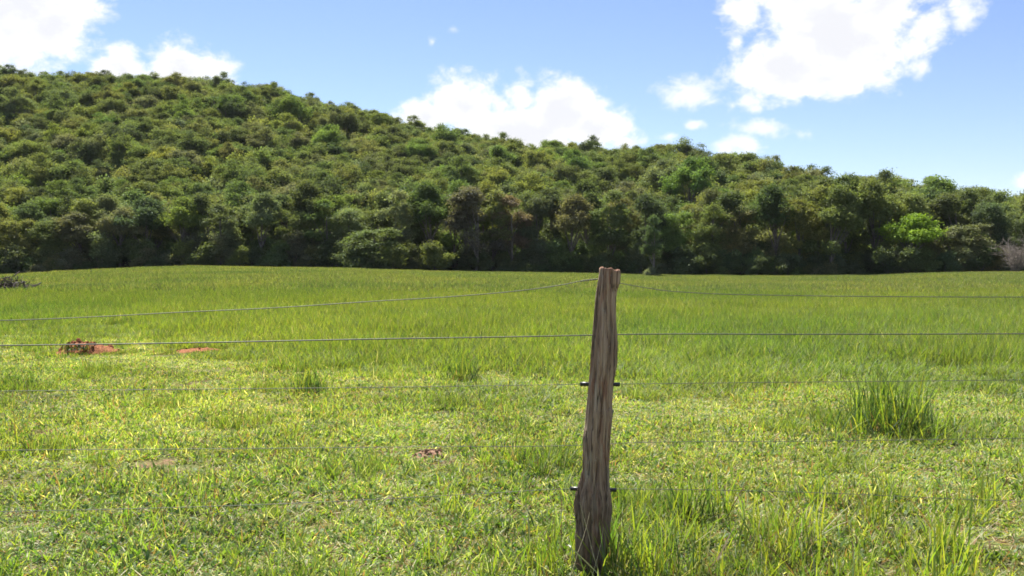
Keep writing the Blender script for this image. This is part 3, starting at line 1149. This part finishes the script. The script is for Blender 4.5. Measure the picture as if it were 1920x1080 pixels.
# single leafy clumps: right foreground, round the post, and here and there in the turf
for i in range(70):
    yy = 3.4 + 2.8 * rr.random() ** 1.7
    xx = rr.uniform(.10 * yy, .53 * yy + .2)
    if abs(xx - .33) < .14 and yy < 4.85:
        continue
    s = rr.uniform(.55, 1.0)
    put(xx, yy, OFF_CL + rr.randrange(6), s, tint_at(xx, yy, -.05), s * rr.uniform(.75, 1.15))
for i in range(60):
    yy = rr.uniform(3.3, 13)
    xx = rr.uniform(-.53 * yy, .53 * yy)
    if abs(xx - .33) < .16 and yy < 4.85 or bare(xx, yy, .2):
        continue
    s = rr.uniform(.35, .7)
    put(xx, yy, OFF_CL + rr.randrange(6), s, tint_at(xx, yy, -.08), s * rr.uniform(.7, 1.0))
for (xx, yy, s) in [(.20, 4.62, .75), (.47, 4.60, .8), (.25, 4.85, .9), (.52, 4.8, .9), (.60, 4.5, .9), (.12, 4.75, .7), (.44, 4.95, .8)]:
    put(xx, yy, OFF_CL + rr.randrange(6), s, tint_at(xx, yy, -.08), s)

go_ = scatter("pasture_grass", gp, gr, gs, gi_, gc, "gcol", lawn_p + mid_p + tall_p + far_p + clump_p)
tag(go_, "sunlit yellow-green pasture grass, cropped near the fence and standing further off", "grass", kind="stuff")


# ------------------------------------------------------------------ grass tussocks that stand out
def tussock(px, d, h, rad, n, seed, label, deep):
    r = np.random.default_rng(seed)
    P2 = pal([G_DEEP, G_FRESH, (.05, .088, .022), G_YEL], [4, 3, 3 * deep, 1.8])
    pos = np.concatenate([r.normal(0, rad * .46, (n, 2)), np.zeros((n, 1))], 1)
    pos = pos[np.argsort(np.hypot(pos[:, 0], pos[:, 1]))]
    n1 = int(n * .55)
    sets = [blades(n // 3, 1, (h * .25, h * .6), (.004, .009), (.3, 1.25), (.1, .9), r, pal([G_BROWN, G_OLIVE, (.10, .10, .04), (.26, .22, .12)], [2, 3, 3, 1]), pos=pos[:n // 3]),
            blades(n1, 1, (h * .4, h * 1.2), (.006, .012), (.0, .36), (.0, .7), r, P2, pos=pos[:n1]),
            blades(n - n1, 1, (h * .25, h * .8), (.006, .011), (.05, .8), (.0, .9), r, P2, pos=pos[n1:]),
            blades(n // 12, 1, (h * .3, h * .7), (.003, .006), (.2, 1.1), (.1, .6), r, DRY, pos=pos[:n // 12])]
    x = px_to(px, d)
    root = bpy.data.objects.new("grass_tussock", None)
    COL.objects.link(root)
    root.location = (x, d, float(ground_h(x, d)))
    tag(root, label, "grass tussock", "grass tussocks standing out of the turf")
    tag(link("blades", bundle("blades", sets, M_TUSS), root), kind="stuff")


tussock(1670, 8.5, .55, .54, 640, 41, "large dark tussock of tall grass right of the fence post", 1.6)
tussock(578, 11.2, .34, .30, 200, 42, "small darker grass tussock under the third wire left of the post", 1.0)
tussock(865, 12.3, .40, .32, 200, 43, "grass tussock midway between the red earth and the fence post", .6)
tussock(25, 11.6, .22, .34, 180, 44, "low dark grass tussock at the photo's left edge under the third wire", 1.6)
tussock(1300, 5.6, .34, .22, 150, 45, "leafy green tussock close behind the lowest wire right of the post", .8)


# ------------------------------------------------------------------ bare earth
def heap(name, px, d, rad, ry, h, mat, seed, label, cat, clods, csize):
    r = np.random.default_rng(seed)
    n, m_ = 60, 22
    x0 = px_to(px, d)
    a = np.arange(n) * 2 * math.pi / n
    vs = []
    for j in range(m_ + 1):
        f = j / m_
        for k in range(n):
            rim = .75 + .5 * float(fbm(math.cos(a[k]) * 1.6 + 3, math.sin(a[k]) * 1.6 + 3, seed))
            xx, yy = rad * rim * f * math.cos(a[k]), ry * rim * f * math.sin(a[k])
            prof = (1 - f ** 1.6) * h
            bump = (float(fbm(xx * 9 + 5, yy * 9, seed + 2)) - .35) * h * 1.1 * (1 - f) + (float(fbm(xx * 30, yy * 30, seed + 5)) - .5) * .03
            vs.append((xx, yy, prof * (.55 + .6 * float(fbm(xx * 3 + 8, yy * 3, seed + 9))) + bump - .035 * f ** 4 + .012))
    q = []
    for j in range(m_):
        i0 = j * n + np.arange(n)
        i1 = j * n + (np.arange(n) + 1) % n
        q.append(np.stack([i0, i1, i1 + n, i0 + n], -1))
    root = bpy.data.objects.new(name, None)
    COL.objects.link(root)
    root.location = (x0, d, float(ground_h(x0, d)))
    tag(root, label, cat)
    link("soil", mesh_np("soil", vs, [np.concatenate(q)], mat, True), root)
    V = np.array(vs)
    # one clod shape, set about many times
    ico = [(0, 0, 1), (.9, 0, .4), (.28, .85, .4), (-.72, .53, .4), (-.72, -.53, .4), (.28, -.85, .4), (.72, .53, -.4), (-.28, .85, -.4), (-.9, 0, -.4), (-.28, -.85, -.4), (.72, -.53, -.4), (0, 0, -1)]
    fc = [(0, 1, 2), (0, 2, 3), (0, 3, 4), (0, 4, 5), (0, 5, 1), (1, 6, 2), (2, 7, 3), (3, 8, 4), (4, 9, 5), (5, 10, 1), (6, 7, 2), (7, 8, 3), (8, 9, 4), (9, 10, 5), (10, 6, 1), (11, 7, 6), (11, 8, 7), (11, 9, 8), (11, 10, 9), (11, 6, 10)]
    cl = mesh_np("clod", np.array(ico) * r.uniform(.7, 1.25, (12, 1)), [np.array(fc)], mat, False)
    for _ in range(clods):
        p = V[r.integers(0, int(len(V) * .93))]
        c = link("clod", cl, root, tuple(p + np.array([0, 0, .005])), r.uniform(0, 6), tuple(csize * r.uniform(.4, 1.2, 3)))
        c.rotation_euler = tuple(r.uniform(0, 6, 3))


heap("earth_mound", 162, 16.4, .55, .50, .21, M_RED, 71, "mound of freshly dug red earth in the grass at left", "mound", 46, .045)
heap("bare_earth", 372, 16.9, .52, .42, .035, M_RED, 72, "flat strip of bare red earth right of the red mound", "bare earth", 22, .022)
heap("bare_earth", 805, 7.65, .17, .14, .022, M_PALE, 73, "small patch of pale brown earth between mound and fence post", "bare earth", 26, .018)
# weeds growing on the mound
r = np.random.default_rng(75)
mx, my = px_to(150, 16.2), 16.2
root = bpy.data.objects.new("weed", None)
COL.objects.link(root)
root.location = (mx, my - .12, float(ground_h(mx, my)) + .10)
tag(root, "dark low weed growing on the left face of the red mound", "weed")
tag(link("leaves", bundle("leaves", [blades(170, .42, (.05, .14), (.018, .035), (.3, 1.3), (.1, .5), r, pal([(.035, .05, .016), (.06, .075, .025), (.10, .055, .03)], [3, 2, 1]))], M_TUSS), root), kind="stuff")

# ------------------------------------------------------------------ brush pile at the left
rb = np.random.default_rng(19)
tb = Tubes()
for i in range(190):
    a = rb.uniform(-1, 1)
    c0 = np.array([a * 1.35, rb.uniform(-.5, .5), rb.uniform(.0, .52) * (1 - abs(a) ** 1.6)])
    d_ = rb.normal(0, .42, 3)
    d_[2] *= .5
    p = wander(c0 - d_, c0 + d_, 5, .05, rb)
    p[:, 2] = np.maximum(p[:, 2], .0)
    tb.add(p, np.linspace(rb.uniform(.012, .035), .006, 5), 5)
br_root = bpy.data.objects.new("brush_pile", None)
COL.objects.link(br_root)
bx = px_to(2, 47.5)
br_root.location = (bx, 47.5, float(ground_h(bx, 47.5)) + .18)
tag(br_root, "dark heap of cut brush lying in the pasture at the left edge", "brush pile")
M_BRUSH = plain("dead_brush", (.075, .058, .05), .9, 0, 6, .6)
tag(link("sticks", tb.mesh("sticks", M_BRUSH), br_root), kind="stuff")
lv = rb.normal(size=(900, 3)) * np.array([.62, .3, .17]) + np.array([-.1, 0, .28])
lv[:, 2] = np.maximum(lv[:, 2], .02)
v, f = leaf_quads(lv, rb.normal(size=(900, 3)) + np.array([0, 0, .6]), .13, .55, rb)
tag(link("dead_leaves", mesh_np("dead_leaves", v, [f], M_TUSS, False, cols=np.repeat(pal([(.06, .05, .035), (.11, .09, .06), (.05, .075, .03)], [2, 1.5, 4])(900, rb), 4, axis=0)), br_root), kind="stuff")

# ------------------------------------------------------------------ the wire fence
POST_D = 4.72
fence = bpy.data.objects.new("wire_fence", None)
COL.objects.link(fence)
fence.location = (px_to(1110, POST_D), POST_D, float(ground_h(px_to(1110, POST_D), POST_D)))
tag(fence, "rough wooden post fence with five thin wires in front of the pasture", "fence")
FX, FY, FZ = fence.location
# outline of the post: row, left column, right column
POST = [(506, 1124, 1163), (516, 1123.5, 1163), (530, 1121.5, 1161.5), (545, 1119, 1156), (560, 1117.5, 1154), (600, 1114.5, 1153.5), (640, 1111.5, 1156), (680, 1108.5, 1155.5), (700, 1107, 1152.5),
        (720, 1104.5, 1149), (745, 1102.5, 1147.5), (766, 1100.5, 1147), (770, 1100, 1149.5), (800, 1097.5, 1147), (822, 1094, 1144.5), (850, 1093.5, 1143.5), (880, 1093, 1142.5),
        (900, 1088.5, 1142), (912, 1084, 1142.5), (930, 1079, 1145), (950, 1075.5, 1147), (965, 1077, 1146), (985, 1080, 1143), (1010, 1078, 1142), (1040, 1078.5, 1138), (1075, 1081, 1134), (1110, 1083, 1133), (1180, 1086, 1130)]
PR = np.array(POST, float)


def post_mesh(seed):
    r = np.random.default_rng(seed)
    nr, nk = 200, 120
    rows = np.linspace(506, 1180, nr)
    a = np.arange(nk) * 2 * math.pi / nk
    ph = r.uniform(0, 6.28, 30)
    vs, eg = [], []
    for i, row in enumerate(rows):
        z = EYE - (row - HOR) / F * POST_D - FZ
        xl, xr_ = np.interp(row, PR[:, 0], PR[:, 1]), np.interp(row, PR[:, 0], PR[:, 2])
        cxm, hw = ((xl + xr_) / 2 - 960) / F * POST_D - FX, (xr_ - xl) / 2 / F * POST_D
        rad = np.ones(nk)
        for k in range(3, 17):
            rad += (.030 / (1 + .10 * k)) * np.sin(k * a + ph[k] + 1.6 * np.sin(z * (1.3 + .2 * k) + ph[k + 10]))
        rad += .05 * (fbm(a * 3 + seed, np.full(nk, z * 9), 7) - .5)
        rad += .085 * (fbm(np.cos(a) * 9 + 40, np.sin(a) * 9 + z * 2.2, 17, 3) - .5)
        rad += .05 * (np.floor(4 * fbm(np.cos(a) * 3.5 + 11, np.sin(a) * 3.5 + z * 1.6, 23, 2)) / 4 - .5)
        # drying cracks on the side that faces the field's viewer (angle -90 deg) and elsewhere
        for (ac, z0, z1, dep, wd) in [(-1.40, .55, 1.10, .24, .06), (-1.35, .22, .62, .32, .075), (-1.9, .05, .40, .16, .05), (-1.0, .6, 1.35, .14, .045), (-2.2, .7, 1.3, .13, .045), (-1.7, .75, 1.42, .10, .035), (-2.6, .1, .8, .12, .05), (-.7, .1, .7, .14, .05), (.6, .1, 1.2, .15, .1), (2.4, .3, 1.3, .12, .1)]:
            acz = ac + .18 * math.sin(z * 5 + ac * 3)
            da = (a - acz + math.pi) % (2 * math.pi) - math.pi
            inz = float(sstep(z, z0, z0 + .12) * (1 - sstep(z, z1 - .12, z1)))
            rad -= dep * inz * np.exp(-(da / wd) ** 2)
        rad = 1 + (rad - 1) * (.35 + .65 * float(sstep(row, 506, 545)))
        top = (.030 * np.cos(a * 1 + 2.9) + .006 * np.sin(3 * a + 1) + .002 * np.sin(9 * a)) * float(sstep(z, z, z + 1) * 0 + sstep(row, 540, 506)) if row < 540 else np.zeros(nk)
        x = cxm + hw * rad * np.cos(a)
        yv = hw * .82 * rad * np.sin(a)
        vs.append(np.stack([x, yv, z + (top * .28)], 1))
        eg.append(np.zeros(nk))
    # cut top
    c = vs[0].mean(0)
    caps = []
    for f in (.93, .7, .45, .2):
        ring = c + (vs[0] - c) * f
        ring[:, 2] = c[2] + (vs[0][:, 2] - c[2]) * f + .004 + r.uniform(-.0025, .0025, nk) + .004 * np.sin(ring[:, 0] * 160)
        caps.append(ring)
    allr = [x_ for x_ in caps[::-1]] + vs
    ends = [np.ones(nk)] * 4 + [np.full(nk, .55), np.full(nk, .25)] + [np.zeros(nk)] * (nr - 2)
    V = np.concatenate(allr)
    q = []
    for j in range(len(allr) - 1):
        i0, i1 = j * nk + np.arange(nk), j * nk + (np.arange(nk) + 1) % nk
        q.append(np.stack([i0, i1, i1 + nk, i0 + nk][::-1], -1))
    V = np.concatenate([V, [c + np.array([0, 0, .005])]])
    tri = np.stack([np.full(nk, len(V) - 1), np.arange(nk), (np.arange(nk) + 1) % nk], -1)
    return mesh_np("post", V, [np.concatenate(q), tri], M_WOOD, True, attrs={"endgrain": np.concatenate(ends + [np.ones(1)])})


post_me = post_mesh(3)
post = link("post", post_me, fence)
post["label"] = "weathered grey-brown wooden post, split and swollen near its foot"
XL, XR = -4.55, 5.25      # neighbouring posts of the same fence, outside the picture


def fy(x):
    """depth of the fence line"""
    return POST_D + (x - FX) * np.where(np.asarray(x) < FX, .085, .075)


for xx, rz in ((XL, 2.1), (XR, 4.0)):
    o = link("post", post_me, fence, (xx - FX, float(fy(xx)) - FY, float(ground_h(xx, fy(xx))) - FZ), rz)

# wires: (column, row) on the way, in the fence's own plane
WIRES = [([(0, 601), (180, 594), (330, 586), (520, 577), (700, 565), (850, 556), (1000, 542), (1060, 533), (1100, 525), (1121, 523.5), (1162, 531), (1190, 536), (1240, 544), (1320, 550), (1450, 553.5), (1650, 556), (1920, 557)], .0019, "topmost slack wire, tied at the head of the post"),
         ([(0, 648), (300, 644), (700, 636), (1000, 631), (1112, 628.5), (1156, 627.5), (1500, 627), (1920, 626)], .0027, "second wire from the top, thick and taut"),
         ([(0, 734), (300, 731), (700, 727), (1000, 722.5), (1090, 721), (1160, 720.5), (1500, 717), (1920, 713)], .0014, "third wire from the top, run through a black tube"),
         ([(0, 846), (400, 843), (800, 839), (1090, 836), (1148, 833), (1500, 829), (1920, 823)], .0014, "fourth wire from the top"),
         ([(0, 962), (300, 955), (600, 944), (900, 928), (1072, 919), (1156, 919), (1500, 925), (1920, 942)], .0014, "lowest wire, run through a black tube")]


def on_fence(c, row):
    u = (c - 960) / F
    s = np.where(c < 1110, .085, .075)
    d = (POST_D - s * FX) / (1 - s * u)
    return np.array([u * d, d, EYE - (row - HOR) / F * d])


for k, (pts, rad, lab) in enumerate(WIRES):
    W3 = np.array([on_fence(c, r_) for c, r_ in pts])
    zl, zr = [(1.40, 1.36), (1.13, 1.15), (.90, .93), (.60, .63), (.36, .36)][k]
    W3 = np.concatenate([[[XL, float(fy(XL)), zl]], W3, [[XR, float(fy(XR)), zr]]])
    tt = np.concatenate([np.linspace(W3[i, 0], W3[i + 1, 0], 6, endpoint=False) for i in range(len(W3) - 1)] + [[W3[-1, 0]]])
    # smooth through the points (cubic Hermite with finite-difference slopes)
    sl = np.gradient(W3, W3[:, 0], axis=0)
    i = np.clip(np.searchsorted(W3[:, 0], tt, 'right') - 1, 0, len(W3) - 2)
    hstep = (W3[i + 1, 0] - W3[i, 0])[:, None]
    u = ((tt - W3[i, 0]) / hstep[:, 0])[:, None]
    Q = (2 * u ** 3 - 3 * u ** 2 + 1) * W3[i] + (u ** 3 - 2 * u ** 2 + u) * hstep * sl[i] + (-2 * u ** 3 + 3 * u ** 2) * W3[i + 1] + (u ** 3 - u ** 2) * hstep * sl[i + 1]
    tb = Tubes()
    tb.add(Q - np.array([FX, FY, FZ]), rad, 8)
    wo_ = link("wire", tb.mesh("wire", M_WIRE), fence)
    wo_["label"] = lab
    if k == 0:      # the twist where the slack wire is wound back on itself
        tb = Tubes()
        a0, a1 = on_fence(1088, 527.5), on_fence(1119, 523.5)
        t_ = np.linspace(0, 1, 70)
        hx = a0[None] * (1 - t_[:, None]) + a1[None] * t_[:, None]
        hx[:, 2] += .0038 * np.cos(t_ * 44)
        hx[:, 1] += .0038 * np.sin(t_ * 44)
        tb.add(hx - np.array([FX, FY, FZ]), .0016, 6)
        link("twist", tb.mesh("twist", M_WIRE), wo_)
    if k in (2, 4):  # black tubes that sleeve the wire through the post
        row, ca, cb, rt = (721, 1088, 1163, .0098) if k == 2 else (919.5, 1070, 1157, .0095)
        tb = Tubes()
        a0, a1 = on_fence(ca, row - (.5 if k == 2 else 1)), on_fence(cb, row + (.5 if k == 2 else 1.5))
        line = np.linspace(a0, a1, 12)
        prof = np.full(12, rt)
        prof[[0, -1]] = rt * .25
        line[1] = line[0] + (line[1] - line[0]) * .04
        line[-2] = line[-1] + (line[-2] - line[-1]) * .04
        tb.add(line - np.array([FX, FY, FZ]), prof, 14)
        link("insulator_tube", tb.mesh("insulator_tube", M_RUBBER), wo_)

# dry stalks and a pale dead leaf leaning on the foot of the post
r = np.random.default_rng(88)
ds = bpy.data.objects.new("dry_stalks", None)
COL.objects.link(ds)
ds.location = (.335, 4.56, float(ground_h(.335, 4.56)))
tag(ds, "few dry straw stalks crossing before the foot of the fence post", "dry grass")
for (x0, x1, h_, wd) in [(-.085, .03, .34, .004), (.10, -.02, .40, .004), (.02, .09, .28, .0035), (-.03, -.075, .24, .004)]:
    tb = Tubes()
    tb.add(wander((x0, r.uniform(-.02, .02), -.02), (x1, r.uniform(-.03, .05), h_), 7, .004, r), np.linspace(wd * .7, wd * .25, 7), 5)
    link("stalk", tb.mesh("stalk", STRAW_M := bpy.data.materials.get("straw") or plain("straw", (.42, .36, .22), .8)), ds)
lf = blades(1, .01, (.085, .09), (.012, .013), (1.35, 1.4), (.1, .2), r, pal([(.62, .60, .54)], [1]), pos=np.array([[-.07, -.02, .20]]))
link("dead_leaf", bundle("dead_leaf", [lf], M_TUSS), ds)

# ------------------------------------------------------------------ faint summer haze over the whole place
HX, HY0, HY1, HZ0, HZ1 = 3100.0, -420.0, 4100.0, float(Z.min()) - 1.2, max(float(Z.max()) + 14.0, max(q.z + q.h for q in trees) + 3.0)
hv = [(x_, y_, z_) for z_ in (HZ0, HZ1) for y_ in (HY0, HY1) for x_ in (-HX, HX)]
m, t, out = new_mat("thin_haze")
pv = t.add('ShaderNodeVolumePrincipled')
pv.inputs['Color'].default_value = (.86, .92, 1.0, 1)
pv.inputs['Density'].default_value = .00004
t.l.new(pv.outputs[0], out.inputs['Volume'])
hz_o = link("haze", mesh_np("haze", hv, [np.array([(0, 2, 3, 1), (4, 5, 7, 6), (0, 1, 5, 4), (2, 6, 7, 3), (0, 4, 6, 2), (1, 3, 7, 5)])], m))
tag(hz_o, "faint pale haze in the air between camera and hill", "haze", kind="stuff")
